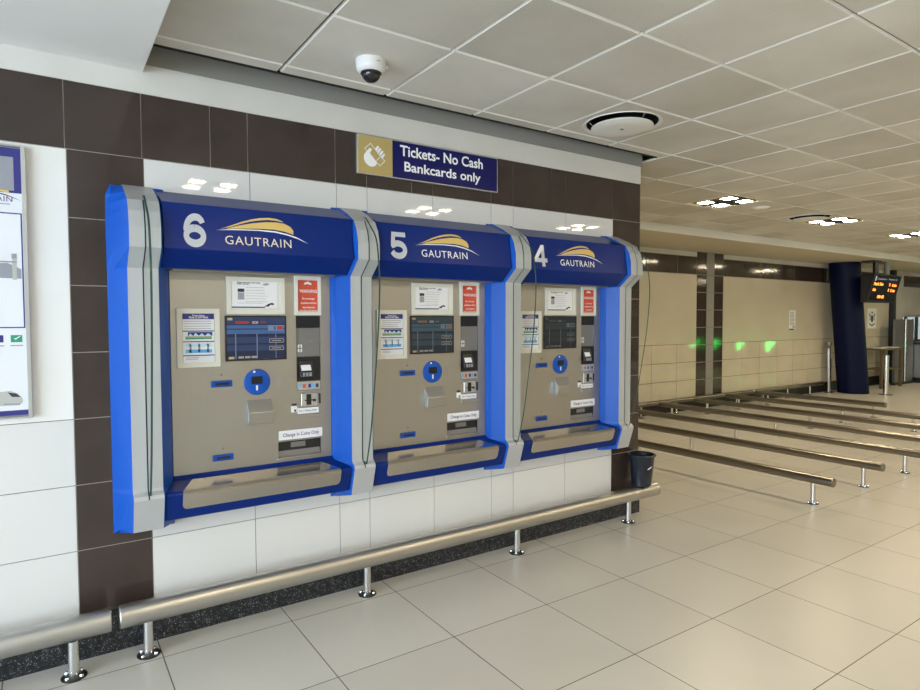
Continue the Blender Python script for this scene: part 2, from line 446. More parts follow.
# side and back walls (behind the camera); the left side opens to daylight through glazing
mb = MB()
mb.box(-6.2, -6.0, -9.2, 0, 2.62, 3.1, 'plaster_white'); mb.box(-6.2, -6.0, -.9, 0, 0, 2.62, 'plaster_white')
mb.box(-6.2, -6.0, -9.2, -8.6, 0, 2.62, 'plaster_white')
struct(mb.build('wall_left'))
mb = MB()
for k in range(6):
    y = -8.6 + k * 1.54; mb.box(-6.13, -6.07, y - .03 + (.03 if k == 0 else 0), y + .03 - (.03 if k == 5 else 0), 0, 2.62, 'alu')
mb.box(-6.12, -6.08, -8.6, -.9, 2.56, 2.62, 'alu'); mb.box(-6.12, -6.08, -8.6, -.9, 0, .08, 'alu')
mb.box(-6.104, -6.096, -8.6, -.9, .08, 2.56, 'glass')
struct(mb.build('window_2'))
BK = -9.0
mb = MB()
mb.box(-6.2, 26, BK - .2, BK, 0, 3.1, 'far_plaster')
struct(mb.build('wall_back'))
mb = MB(); mb.box(26, 26.2, -9.2, 3.4, 0, 3.1, 'far_plaster'); struct(mb.build('wall_right'))

# ------------------------------------------------------------------ ceiling lights, diffusers, detector
def lamp(i, j, label, group=None):
    x0, x1, y0, y1 = cell(i, j); cx, cy = (x0 + x1) / 2, (y0 + y1) / 2
    t = thing('ceiling_light', label, 'ceiling light', (cx, cy, H), group)
    mb = MB(); s = .296; w = .028
    mb.box(-s, s, -s, -s + w, 0, .012, 'lamp_frame'); mb.box(-s, s, s - w, s, 0, .012, 'lamp_frame')
    mb.box(-s, -s + w, -s + w, s - w, 0, .012, 'lamp_frame'); mb.box(s - w, s, -s + w, s - w, 0, .012, 'lamp_frame')
    mb.build('frame', t)
    mb = MB(); s2 = s - w; cells = [(-1, -1), (-1, 1), (1, -1), (1, 1)]
    mb.box(-s2, s2, -s2, s2, .014, .018, 'louver')
    mb.box(-s2, s2, -.012, .012, -.002, .014, 'louver'); mb.box(-.012, .012, -s2, -.012, -.002, .014, 'louver'); mb.box(-.012, .012, .012, s2, -.002, .014, 'louver')
    mb.build('louver', t)
    for a, b in cells:
        mb = MB(); q = .064; mb.box(a * .138 - q, a * .138 + q, b * .138 - q, b * .138 + q, .003, .013, 'louver'); mb.face([(a * .138 - q, b * .138 - q, .002), (a * .138 + q, b * .138 - q, .002), (a * .138 + q, b * .138 + q, .002), (a * .138 - q, b * .138 + q, .002)], 'lamp')
        mb.build('lamp', t)
names = {(8, 1): 'square four-lamp ceiling light nearest the ticket wall corner', (12, 1): 'square four-lamp ceiling light beside the round vent in the far ceiling',
         (16, 1): 'square four-lamp ceiling light at the right edge of the far ceiling'}
for (i, j) in lightcells:
    if i > 30: continue
    if (i, j) in names: lamp(i, j, names[(i, j)], 'square lights in the tiled ceiling')
    elif CX + .6 * i > BX: lamp(i, j, 'square four-lamp ceiling light out of the frame, unseen but for reflections of the middle row', 'square lights in the tiled ceiling')

def diffuser(i, j, label):
    x0, x1, y0, y1 = cell(i, j)
    t = thing('air_diffuser', label, 'air vent', ((x0 + x1) / 2, (y0 + y1) / 2, H), 'round vents in the ceiling')
    mb = MB(); mb.lathe([(.250, -.001), (.247, -.006), (.238, -.004), (.226, .004), (.234, .004), (.236, .001), (.250, -.001)], (0, 0, 0), 'ceiling_bevel', 48, cap=False); mb.build('outer_ring', t)
    mb = MB(); mb.lathe([(.2255, .004), (.222, .10), (.0, .10), (.0, .104), (.226, .104), (.229, .004)], (0, 0, 0), 'black_matte', 48, cap=False); mb.build('duct', t)
    mb = MB(); mb.lathe([(.0, -.034), (.10, -.034), (.178, -.031), (.196, -.024), (.194, -.019), (.0, -.019)], (0, 0, 0), 'ceiling_bevel', 48); mb.build('disc', t)
    mb = MB(); mb.lathe([(.0, -.038), (.010, -.037), (.012, -.0335)], (0, 0, 0), 'steel_dark', 16); mb.build('screw', t)
    for k in range(3):
        a = k * 2 * PI / 3 + .4; mb = MB(); mb.tube((.18 * math.cos(a), .18 * math.sin(a), -.018), (.223 * math.cos(a), .223 * math.sin(a), .03), .004, 'steel_dark', n=8); mb.build('bracket', t)
diffuser(3, -1, 'large round white air vent in the ceiling above the ticket machines')
diffuser(11, 1, 'small-looking round vent in the far ceiling beside a square light')
mb = MB(); mb.lathe([(0, -.026), (.05, -.025), (.085, -.012), (.10, 0), (.10, .001)], (6.72, .64, H), 'ceiling_bevel', 28)
tag(mb.build('smoke_detector'), 'flat round ceiling disc just right of the nearest square light', 'smoke detector')

# dome camera
t = thing('security_camera', 'white dome security camera with dark dome on the ceiling', 'security camera', (1.345, -.485, H))
mb = MB(); mb.lathe([(.074, 0), (.074, -.008), (.073, -.032), (.068, -.046), (.055, -.056), (.050, -.058)], (0, 0, 0), 'cctv_white', 48); mb.build('housing', t)
mb = MB(); mb.lathe([(.0505, -.054), (.051, -.062), (.047, -.066), (.046, -.060)], (0, 0, 0), 'black', 48, cap=False); mb.build('collar', t)
M['smoked'] = mat('smoked_dome', (.012, .012, .014), .04)
prof = [(.0455 * math.cos(a * PI / 24), -.060 - .044 * math.sin(a * PI / 24)) for a in range(13)]; prof[-1] = (0, prof[-1][1])
mb = MB(); mb.lathe(prof, (0, 0, 0), 'smoked', 40); mb.build('dome', t)
mb = MB(); mb.lathe([(.004, -.0005), (0, -.0005)], (0, 0, 0), 'black', 8, axis='y')
for k in range(2): mb.box(-.004 + k * .01, 0.002 + k * .01, -.0748, -.073, -.024, -.021, 'ink_dark')
mb.build('badge', t)
mb = MB(); mb.box(.070, .092, -.006, .006, -.02, -.004, 'cctv_white'); mb.build('side_tab', t, bevel=.002)

# ------------------------------------------------------------------ ticket machines
PROF = [(.0, 2.172), (-.125, 2.116), (-.205, 2.072), (-.238, 2.02), (-.256, 1.95), (-.257, 1.862), (-.154, 1.778), (-.15, .775), (-.158, .762), (-.180, .748), (-.186, .732), (-.137, .578), (.0, .548)]
def half_pillar(c, s, fold=.42):
    """silver fronted post, blue flank; seam at c, flank towards s"""
    mb = MB(); rings = []
    for y, z in PROF:
        yc = y * fold
        rings.append([(c, y, z), (c + s * .0625, y, z), (c + s * .109, yc, z), (c + s * .133, 0.0, z)])
    for a, b in zip(rings, rings[1:]):
        mb.face([a[0], a[1], b[1], b[0]], 'silver')
        mb.face([a[1], a[2], b[2], b[1]], 'blue'); mb.face([a[2], a[3], b[3], b[2]], 'blue')
    n = len(PROF)
    mb.face([(c, y, z) for y, z in PROF], 'silver')
    mb.face([(c, 0, 2.172), (c + s * .133, 0, 2.172), (c + s * .133, 0, .548), (c, 0, .548)], 'navy')
    return mb
def seam_strip(c):
    mb = MB()
    for (y0, z0), (y1, z1) in zip(PROF[2:11], PROF[3:11]):
        mb.face([(c - .0028, y0 - .0012, z0), (c + .0028, y0 - .0012, z0), (c + .0028, y1 - .0012, z1), (c - .0028, y1 - .0012, z1)], 'seam')
    return mb
def stroke(pts, w):
    L_, R2 = [], []
    for i, p in enumerate(pts):
        a = pts[max(0, i - 1)]; b = pts[min(len(pts) - 1, i + 1)]; dx, dy = b[0] - a[0], b[1] - a[1]; l = math.hypot(dx, dy)
        ww = w[i] / 2 if isinstance(w, list) else w / 2
        nx, ny = -dy / l * ww, dx / l * ww; L_.append((p[0] + nx, p[1] + ny)); R2.append((p[0] - nx, p[1] - ny))
    return [(L_[i], L_[i + 1], R2[i + 1], R2[i]) for i in range(len(pts) - 1)]
def arc(cx, cy, rx, ry, a0, a1, n=24):
    return [(cx + rx * math.cos(math.radians(a0 + (a1 - a0) * k / n)), cy + ry * math.sin(math.radians(a0 + (a1 - a0) * k / n))) for k in range(n + 1)]
def digit_quads(d):                            # unit box, bold grotesque figures
    if d == '6':
        q = stroke(arc(.5, .31, .375, .235, 90, 450, 36), .235)
        q += stroke(arc(.56, .47, .435, .42, 182, 68, 24) + arc(.55, .68, .30, .21, 60, 10, 10), .225)
        return q
    if d == '5':
        return [((.20, 1), (.93, 1), (.93, .82), (.20, .82))] + stroke([(.245, .99), (.17, .47)], .22) + \
            stroke([(.15, .52)] + arc(.47, .325, .385, .24, 140, -160, 36), .235)
    return [((.56, 1), (.81, 1), (.81, 0), (.56, 0)), ((0, .39), (0, .20), (1, .20), (1, .39))] + stroke([(.66, .94), (.09, .34)], .21)
HT, HB = (-.205, 2.075), (-.236, 1.865)       # header face, top and bottom (y, z)
def header_plane(off):
    def f(x, z):
        t = (HT[1] - z) / (HT[1] - HB[1]); return (x, HT[0] + t * (HB[0] - HT[0]) - off, z + off * .15)
    return f
SW = lambda X, Y: (.339 + (X - 262) * (.316 / 378), 1.905 + ((310 + .067 * (X - 262)) - Y) * .00085)
SWOOSH_TOP = [(238, 233), (300, 212), (360, 190), (410, 177), (460, 168), (510, 165), (560, 170), (600, 187), (596, 189), (560, 182), (510, 177), (460, 181), (410, 188), (350, 203), (300, 219)]
SWOOSH_BODY = [(268, 231), (340, 213), (420, 198), (500, 190), (560, 191), (605, 198), (640, 216), (657, 240), (655, 264), (640, 257), (600, 244), (540, 233), (450, 229), (350, 230)]
SWOOSH_LINE = [(215, 239), (300, 233), (450, 235), (550, 243), (620, 259), (680, 280), (747, 318), (680, 287), (620, 267), (550, 251), (450, 241), (300, 238)]

def sheet(parent, name, x0, x1, z0, z1, y, items, paper='paper'):
    mb = MB(); mb.box(x0, x1, y - .002, y, z0, z1, paper)
    pl = flat(y - .003)
    for it in items:
        if it[0] == 'r': _, a, b, c, d, mt = it; mb.rect(x0 + a * (x1 - x0), x0 + b * (x1 - x0), z1 - d * (z1 - z0), z1 - c * (z1 - z0), y - .0025, mt)
        elif it[0] == 't':
            _, s, a, c, w, cap, mt = it
            put_text(mb, s, x0 + a * (x1 - x0), z1 - c * (z1 - z0), w * (x1 - x0), cap, pl, mt, bold=.02)
        elif it[0] == 'p':
            poly2(mb, [(x0 + a * (x1 - x0), z1 - c * (z1 - z0)) for a, c in it[1]], flat(y - .0028 - (it[3] if len(it) > 3 else 0)), it[2])
    return mb.build(name, parent, merge=False)
def frame(parent, name, x0, x1, z0, z1, y, w, mt, d=.012):
    mb = MB()
    mb.box(x0, x1, y - d, y, z1 - w, z1, mt); mb.box(x0, x1, y - d, y, z0, z0 + w, mt)
    mb.box(x0, x0 + w, y - d, y, z0 + w, z1 - w, mt); mb.box(x1 - w, x1, y - d, y, z0 + w, z1 - w, mt)
    mb.box(x0 + w, x1 - w, y - .003, y, z0 + w, z1 - w, mt)
    return mb.build(name, parent)
def lines(x0, x1, c0, c1, n, th=.012, mt='ink_grey'):
    out = []
    for k in range(n):
        c = c0 + (c1 - c0) * k / max(1, n - 1); out.append(('r', x0, x1 - random.random() * .2 * (x1 - x0), c, c + th, mt))
    return out

def emis(name, col, s): M[name] = mat(name, (.01, .01, .012), .1, emit=col, estr=s)
emis('ui6_bar', (.10, .26, .62), .42); emis('ui6_row', (.05, .11, .30), .36); emis('ui6_dark', (.012, .03, .10), .5); emis('ui6_lite', (.30, .42, .62), .5); emis('ui6_red', (.7, .06, .04), .5); emis('ui6_btn', (.55, .52, .48), .55); emis('ui6_yel', (.7, .6, .3), .6)
emis('ui5_bar', (.10, .20, .27), .30); emis('ui5_row', (.06, .11, .14), .32); emis('ui5_dark', (.015, .03, .045), .5); emis('ui5_lite', (.26, .34, .38), .35); emis('ui5_red', (.4, .2, .1), .4); emis('ui5_btn', (.45, .45, .42), .4); emis('ui5_yel', (.5, .4, .2), .5)  # dimming from the oblique view is put into these screen colours
emis('ui4_bar', (.06, .10, .12), .25); emis('ui4_row', (.03, .05, .06), .30); emis('ui4_dark', (.010, .016, .02), .5); emis('ui4_lite', (.20, .26, .30), .35); emis('ui4_red', (.12, .14, .14), .3); emis('ui4_btn', (.35, .35, .35), .25); emis('ui4_yel', (.2, .2, .18), .3)  # dimmest set, the steepest viewing angle is put into the colours

PY_ = -.02      # stainless front
def machine(X0, digit, label, dx, first=False, last=False):
    t = thing('ticket_machine', label, 'ticket machine', (X0, 0, .548), 'ticket machines on the wall')
    t.location = (X0, 0, 0)
    Wd = 1.066
    # posts
    parts = [(0, 1), (Wd, -1)]
    if first: parts.append((0, -1))
    if last: parts.append((Wd, 1))
    for n_, (c, s) in enumerate(parts):
        half_pillar(c, s, .42 if n_ < 2 else .34).build('side_post', t)
    if first: seam_strip(0).build('seam', t)
    seam_strip(Wd).build('seam', t)
    # silver cap plates on top of the posts
    # header
    a, b = .075, Wd - .075
    prof = [(-.004, 2.158), (-.10, 2.118), HT, HB, (-.142, 1.784), (-.004, 1.784)]
    hb = MB(); hb.prism([(a, y, z) for y, z in prof], (b - a, 0, 0), 'navy')
    hd = hb.build('header', t, bevel=.004)
    mb = MB(); mb.box(.13, Wd - .13, -.10, -.022, 1.778, 1.7835, 'steel'); mb.build('header_lip', hd)
    pl = header_plane(.0015)
    mb = MB(); x0, w, zb, cap = dx
    for k_, q_ in enumerate(digit_quads(digit)): pk = header_plane(.0015 + 2e-5 * k_); mb.face([pk(x0 + a_ * w, zb + b_ * cap) for a_, b_ in q_], 'letter_white'); mb.build('machine_number', hd, merge=False)
    mb = MB(); put_text(mb, 'GAUTRAIN', .339, 1.900, .316, .040, pl, 'letter_cream' if digit == '6' else 'letter_white', 1.12, .0); mb.build('lettering', hd, merge=False)
    mb = MB()
    for P, mt in ((SWOOSH_TOP, 'gold'), (SWOOSH_BODY, 'gold'), (SWOOSH_LINE, 'letter_white')):
        poly2(mb, [SW(*p) for p in P], pl, mt)
    mb.build('emblem', hd, merge=False)
    # stainless front with openings
    x0, x1, z0, z1 = .128, .938, .76, 1.784
    holes = [(.745, .88, 1.16, 1.565), (.765, .862, 1.070, 1.15), (.640, .875, .813, .893)]
    gx = sorted({x0, x1} | {h[0] for h in holes} | {h[1] for h in holes}); gz = sorted({z0, z1} | {h[2] for h in holes} | {h[3] for h in holes})
    mb = MB()
    for p, q in zip(gx, gx[1:]):
        for r, s_ in zip(gz, gz[1:]):
            cx, cz = (p + q) / 2, (r + s_) / 2
            if any(h[0] < cx < h[1] and h[2] < cz < h[3] for h in holes): continue
            mb.face([(p, PY_, r), (q, PY_, r), (q, PY_, s_), (p, PY_, s_)], 'steel')
    fp = mb.build('front_panel', t)
    so = fp.modifiers.new('thick', 'SOLIDIFY'); so.thickness = .004; so.offset = -1 if fp.data.polygons[0].normal.y < 0 else 1
    # card niche: box behind the opening
    mb = MB(); p, q, r, s_ = holes[0]; d = -.0005 - .0005
    dp = .0
    # niche walls (front -.016 to the wall face)
    mb.box(p, q, -.0095, -.0075, r, s_, 'niche')
    mb.box(p - .002, p, PY_ + .002, -.002, r, s_, 'niche'); mb.box(q, q + .002, PY_ + .002, -.002, r, s_, 'steel')
    mb.build('card_niche', t)
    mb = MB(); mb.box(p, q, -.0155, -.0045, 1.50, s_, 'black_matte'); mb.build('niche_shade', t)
    mb = MB()
    mb.prism([(p + .002, -.0045, 1.345), (p + .002, -.012, 1.345), (p + .002, -.008, 1.498), (p + .002, -.0045, 1.498)], (q - p - .004, 0, 0), 'niche')
    mb.rect(p + .01, p + .034, 1.37, 1.41, -.0135, 'white'); mb.rect(p + .02, p + .025, 1.372, 1.408, -.014, 'ink_dark'); mb.rect(p + .011, p + .033, 1.388, 1.392, -.014, 'ink_dark')
    mb.build('niche_plate', t)
    mb = MB(); mb.box(p, q, -.016, -.0045, 1.213, 1.343, 'black')
    ct = mb.build('card_terminal_housing', t)
    mb = MB()
    mb.prism([(p + .012, -.017, 1.235), (p + .012, -.050, 1.235), (p + .012, -.044, 1.262), (p + .012, -.024, 1.325), (p + .012, -.017, 1.325)], (.078, 0, 0), 'black')
    term = mb.build('card_terminal', t, bevel=.003)
    mb = MB(); mb.face([(p + .02, -.0425, 1.270), (p + .075, -.0425, 1.270), (p + .072, -.0335, 1.300), (p + .018, -.0335, 1.300)], 'white'); mb.build('display', term, merge=False)
    mb = MB()
    for a_ in range(3):
        for b_ in range(3):
            mb.box(p + .024 + a_ * .018, p + .036 + a_ * .018, -.0525, -.049, 1.240 + b_ * .007, 1.245 + b_ * .007, 'ink_grey')
    mb.build('keypad', term)
    mb = MB(); mb.box(p + .002, q - .002, -.019, -.0045, 1.163, 1.208, 'alu'); 
    for a_, mt in ((.008, 'ink_sky'), (.034, 'ink_red'), (.064, 'ink_navy'), (.084, 'ink_sky'), (.106, 'ink_dark')):
        mb.rect(p + a_, p + a_ + .016, 1.175, 1.195, -.0195, mt)
    mb.build('accepted_cards_label', t)
    mb = MB(); mb.box(holes[1][0] + .002, holes[1][1] - .002, -.026, -.006, 1.074, 1.146, 'alu')
    coin = mb.build('note_slot', t, bevel=.004)
    mb = MB(); mb.box(.795, .822, -.028, -.026, 1.082, 1.140, 'black'); mb.box(.785, .842, -.0285, -.026, 1.104, 1.110, 'black'); mb.box(.832, .848, -.028, -.026, 1.098, 1.112, 'ink_dark'); mb.build('slot', coin)
    mb = MB(); mb.box(.868, .876, -.026, -.02, 1.085, 1.14, 'black'); mb.build('hinge', t)
    mb = MB(); mb.box(.746, .864, -.0235, -.0205, 1.036, 1.066, 'white'); put_text(mb, 'Put 1 Note Only', .754, 1.046, .10, .011, flat(-.0242), 'ink_navy'); mb.build('note_label', t, merge=False)
    mb = MB(); mb.box(.745, .882, -.030, -.0205, 1.012, 1.030, 'steel'); mb.build('ledge', t, bevel=.002)
    # sticker and lock
    mb = MB(); mb.box(.711, .744, -.022, -.0205, 1.047, 1.080, 'white'); mb.rect(.728, .738, 1.05, 1.062, -.0225, 'ink_dark'); mb.rect(.714, .742, 1.083, 1.094, -.0215, 'ink_dark'); mb.build('sticker', t, merge=False)
    # reader disc
    mb = MB(); mb.lathe([(0, -.032), (.058, -.032), (.066, -.028), (.068, -.0205), (.068, -.020)], (.535, 0, 1.222), 'blue', 48, axis='y')
    rd = mb.build('ticket_reader', t)
    mb = MB(); mb.box(.502, .557, -.036, -.0325, 1.214, 1.252, 'black_matte'); mb.build('reader_window', rd)
    mb = MB(); mb.box(.525, .534, -.035, -.0325, 1.180, 1.206, 'white'); mb.box(.512, .522, -.0345, -.0325, 1.272, 1.282, 'white'); mb.build('marking', rd)
    # blue slots
    for zc in (1.2235, .850):
        mb = MB(); mb.box(.308, .409, -.030, -.0205, zc - .016, zc + .016, 'blue'); sl = mb.build('card_slot', t, bevel=.004)
        mb = MB(); mb.box(.325, .392, -.0325, -.0305, zc - .006, zc + .006, 'black'); mb.build('slit', sl)
        mb = MB(); mb.tube((.358, -.0205, zc + .045), (.358, -.024, zc + .045), .006, 'steel_dark', n=12); mb.build('key_hole', t)
    # receipt flap
    mb = MB(); mb.prism([(.478, -.0205, 1.131), (.478, -.062, 1.068), (.478, -.052, 1.006), (.478, -.0205, 1.006)], (.128, 0, 0), 'steel')
    mb.build('ticket_flap', t, bevel=.003)
    # small screw columns beside the disc
    mb = MB()
    for k in range(2):
        mb.box(.625 + k * .018, .628 + k * .018, -.021, -.0202, 1.19, 1.25, 'ink_grey')
    mb.build('speaker_slots', t)
    # change label and window
    mb = MB(); mb.box(.643, .884, -.0235, -.0205, .903, .952, 'white'); put_text(mb, 'Change in Coins Only', .665, .919, .20, .019, flat(-.0242), 'ink_navy', bold=.01); mb.build('change_label', t, merge=False)
    mb = MB(); p, q, r, s_ = holes[2]
    mb.box(p, q, -.0095, -.0075, r, s_, 'black'); mb.box(p - .002, p, -.018, -.002, r, s_, 'black'); mb.box(q, q + .002, -.018, -.002, r, s_, 'black')
    mb.box(p + .07, p + .15, -.014, -.0096, r + .045, s_ - .008, 'niche')
    cw = mb.build('change_tray', t)
    mb = MB(); mb.prism([(p + .002, -.0098, r + .002), (p + .002, -.016, r + .002), (p + .002, -.0105, r + .03), (p + .002, -.0098, r + .03)], (q - p - .004, 0, 0), 'niche'); mb.build('scoop', cw)
    mb = MB(); mb.box(p - .006, q + .006, -.030, -.0205, r - .014, r - .002, 'steel'); mb.box(p - .006, q + .006, -.026, -.0205, s_ + .001, s_ + .006, 'steel'); mb.build('tray_lip', t, bevel=.002)
    # screen
    k = 'ui' + digit + '_'
    frame(t, 'screen_bezel', .378, .690, 1.335, 1.566, -.0205, .007, 'black', .007)
    mb = MB(); X0s, X1s, Z0s, Z1s = .385, .683, 1.342, 1.559; sy = -.0245
    mb.box(X0s, X1s, sy, sy + .001, Z0s, Z1s, 'screen_glass')
    wS, hS = X1s - X0s, Z1s - Z0s
    def R(a, b, c, d, mt, o=0): mb.rect(X0s + a * wS, X0s + b * wS, Z1s - d * hS, Z1s - c * hS, sy - .0004 - o, mt)
    R(0, 1, 0, 1, k + 'dark'); R(0, 1, 0, .17, k + 'row', .0001); R(0, 1, .19, .40, k + 'bar', .0001)
    R(0, 1, .27, .30, k + 'row', .0002)
    R(0, 1, .47, .62, k + 'row', .0001); R(0, 1, .66, .80, k + 'row', .0001); R(.02, .1, .02, .075, k + 'yel', .0003); R(.03, .12, .93, .985, k + 'yel', .0003)
    R(.15, .37, .10, .155, k + 'red', .0003); R(.43, .53, .10, .16, k + 'btn', .0003); R(.46, .50, .12, .14, k + 'red', .0004); R(.58, .66, .11, .14, k + 'red', .0003)
    for q_ in range(3): R(.19 + q_ * .11, .28 + q_ * .11, .925, .975, k + 'btn', .0003)
    R(.70, .97, .20, .33, k + 'lite', .0003); R(.80, .84, .22, .31, k + 'bar', .0004); R(.86, .96, .22, .31, k + 'red', .0004)
    for zc in (.52, .70):
        R(.72, .97, zc, zc + .1, k + 'btn', .0003); R(.73, .96, zc + .015, zc + .085, k + 'dark', .0004); R(.76, .93, zc + .04, zc + .06, k + 'btn', .0005)
    for xc in ((.14, .155), (.50, .515), (.83, .84)): R(xc[0], xc[1], .40, .99, k + 'lite', .0002)
    mb.build('touchscreen', t, merge=False)
    # framed price sheet, left
    fr_ = frame(t, 'notice_frame', .154, .352, 1.312, 1.600, -.0205, .024, 'frame_white', .010)
    it = [('r', 0, 1, 0, .115, 'ink_navy')] + [('t', 'Ticket Fares', .30, .055, .4, .008, 'white'), ('t', 'PEAK & OFF PEAK', .2, .10, .62, .010, 'white')]
    it += lines(.06, .94, .15, .30, 4) + [('r', 0, 1, .345, .365, 'ink_navy'), ('r', .16, .94, .375, .46, 'ink_navy'), ('r', .08, .92, .46, .495, 'ink_olive'), ('r', .08, .92, .495, .52, 'ink_green')]
    it += [('p', [(.16, .46), (.24, .40), (.32, .455), (.40, .39), (.5, .45), (.6, .40), (.7, .455), (.80, .40), (.94, .46)], 'ink_pale', .0001)]
    it += [('r', 0, 1, .56, .58, 'ink_navy'), ('r', .08, .92, .605, .67, 'ink_pale'), ('r', .08, .92, .73, .80, 'ink_sky')]
    it += [('r', .2 + q_ * .28, .26 + q_ * .28, .62, .79, 'ink_grey') for q_ in range(3)]
    it += [('r', 0, 1, .84, .86, 'ink_navy')] + lines(.08, .5, .89, .92, 2)
    sheet(fr_, 'notice_sheet', .181, .326, 1.334, 1.576, -.0235, it)
    # information sheet, top
    fr_ = frame(t, 'notice_frame', .388, .683, 1.573, 1.763, -.0205, .022, 'frame_white', .009)
    it = [('t', 'Please have your card ready', .12, .10, .50, .008, 'ink_dark'), ('t', 'before you buy', .12, .15, .26, .007, 'ink_dark')]
    it += lines(.30, .8, .24, .76, 6, .014) + lines(.12, .7, .82, .84, 1, .014)
    it += [('r', .13, .27, .30, .42, 'ink_dark'), ('r', .13, .27, .44, .70, 'ink_grey'), ('r', 0, .72, .955, 1.0, 'ink_navy')]
    it += [('p', [(.70, .95), (.80, .84), (.88, .80), (.93, .85), (.90, .89), (.84, .88), (.80, .95)], 'ink_dark'), ('p', [(.66, .13), (.74, .07), (.82, .09), (.80, .15), (.72, .17)], 'ink_grey')]
    sheet(fr_, 'notice_sheet', .413, .645, 1.606, 1.745, -.0235, it, 'white')
    # red warning
    fr_ = frame(t, 'warning_frame', .737, .882, 1.569, 1.778, -.0205, .016, 'frame_white', .014)
    it = [('p', [(.28, .14), (.34, .07), (.52, .04), (.68, .10), (.66, .15), (.5, .12)], 'white'),
          ('t', 'WARNING', .06, .40, .88, .017, 'white'), ('t', 'Do not accept', .2, .62, .62, .0105, 'white'), ('t', 'assistance from', .12, .76, .78, .0105, 'white'),
          ('t', 'any strangers', .22, .90, .62, .0105, 'white'), ('t', 'when using this machine', .05, .99, .9, .008, 'letter_cream')]
    sheet(fr_, 'warning_sheet', .757, .868, 1.590, 1.757, -.0235, it, 'ink_red')
    # shelf
    a, b = .070, Wd - .070
    sp = [(-.004, .790), (-.022, .786), (-.034, .768), (-.160, .745), (-.172, .740), (-.176, .728), (-.134, .606), (-.004, .600)]
    mb = MB(); mb.prism([(a, y, z) for y, z in sp], (b - a, 0, 0), 'navy')
    mb.build('shelf', t, bevel=.006)
    ins = [(.020, -.052, .7655, .205, .862), (0, -.156, .7470, .150, .918), (0, -.1700, .7430, .143, .925), (0, -.1775, .7350, .141, .927), (0, -.1790, .7270, .141, .927),
           (0, -.1625, .6760, .141, .927), (0, -.1585, .6640, .146, .922), (0, -.1555, .6560, .158, .910)]
    mb = MB(); P = [[(l, y - .003, z + .001), (r, y - .003, z + .001)] for _, y, z, l, r in ins]
    for u, v in zip(P, P[1:]): mb.face([u[0], u[1], v[1], v[0]], 'steel_tray', False)
    tr = mb.build('steel_tray', t)
    so = tr.modifiers.new('thick', 'SOLIDIFY'); so.thickness = .003; so.offset = 0
    return t

MP = 1.066; M0 = .370
machine(M0, '6', 'blue and silver ticket machine numbered 6, leftmost of the three', (.158, .098, 1.882, .150), first=True)
machine(M0 + MP, '5', 'blue and silver ticket machine numbered 5, between the other two', (.141, .108, 1.882, .146))
machine(M0 + 2 * MP, '4', 'blue and silver ticket machine numbered 4, beside the black bin', (.116, .108, 1.884, .142), last=True)

# glass privacy fins standing in the seams
FIN = [(-.168, 2.096), (-.2, 2.094), (-.27, 2.035), (-.335, 1.96), (-.362, 1.83), (-.368, 1.70), (-.345, 1.46), (-.30, 1.2), (-.25, .94), (-.192, .752), (-.1835, .7485)]
def smooth_poly(P, n=6):
    out = []
    for i in range(len(P) - 1):
        p0 = P[max(0, i - 1)]; p1 = P[i]; p2 = P[i + 1]; p3 = P[min(len(P) - 1, i + 2)]
        if i in (0, len(P) - 2): out.append(p1); continue
        for k in range(n):
            t = k / n
            out.append(tuple(.5 * ((2 * b) + (-a + c) * t + (2 * a - 5 * b + 4 * c - d) * t * t + (-a + 3 * b - 3 * c + d) * t ** 3) for a, b, c, d in zip(p0, p1, p2, p3)))
    return out + [P[-1]]
fin = smooth_poly(FIN)
inner = [(-.158, .762), (-.1505, .775), (-.1545, .9), (-.1545, 1.3), (-.1545, 1.777), (-.2575, 1.860), (-.2567, 1.95), (-.2387, 2.02), (-.2057, 2.072)]
nout = len(fin)
fin = fin[:-1] + [(y - .0015, z) for y, z in inner]
for k, lb in enumerate(('curved glass privacy screen left of machine 6', 'curved glass privacy screen between machines 6 and 5', 'curved glass privacy screen between machines 5 and 4', 'curved glass privacy screen at the right end beside the bin')):
    x = M0 + k * MP + .0045
    # the visible front edge is ground green glass
    mb = MB(); th = .0045
    A = [(x - th, y, z) for y, z in fin]; B = [(x + th, y, z) for y, z in fin]
    mb.face(A, 'glass'); mb.face(B[::-1], 'glass')
    for i in range(len(fin)):
        j = (i + 1) % len(fin); mb.face([A[i], B[i], B[j], A[j]], 'glass_edge' if i < nout - 1 else 'glass')
    tag(mb.build('glass_screen'), lb, 'glass screen', 'glass privacy screens of the ticket machines')

# ------------------------------------------------------------------ wall sign
t = thing('wall_sign', 'navy and gold sign reading Tickets- No Cash Bankcards only', 'sign', (0, 0, 0))
t.location = (1.477, 0, 2.37)
mb = MB(); W_, H_ = .996, .222
mb.box(0, W_, -.028, -.008, 0, H_, 'alu'); mb.build('frame', t, bevel=.002)
mb = MB(); mb.box(.006, .222, -.031, -.028, .006, H_ - .006, 'sign_gold'); gp = mb.build('icon_panel', t)
mb = MB(); mb.box(.222, W_ - .008, -.031, -.028, .006, H_ - .006, 'sign_navy'); tp = mb.build('text_panel', t)
mb = MB()
put_text(mb, 'Tickets- No Cash', .272, .135, .60, .062, flat(-.0318), 'letter_white', bold=.02)
mb.build('lettering', tp, merge=False); mb = MB()
put_text(mb, 'Bankcards only', .300, .048, .555, .056, flat(-.0318), 'letter_white', bold=.02)
mb.build('lettering', tp, merge=False)
mb = MB()
def IC(X, Y): return ((X - 20) / 490 * .222, .218 - ((Y - 45) - .135 * (X - 20)) / 545 * .222)
def icp(P, o=0, mt='letter_white'): poly2(mb, [IC(*p) for p in P], flat(-.0318 - o), mt)
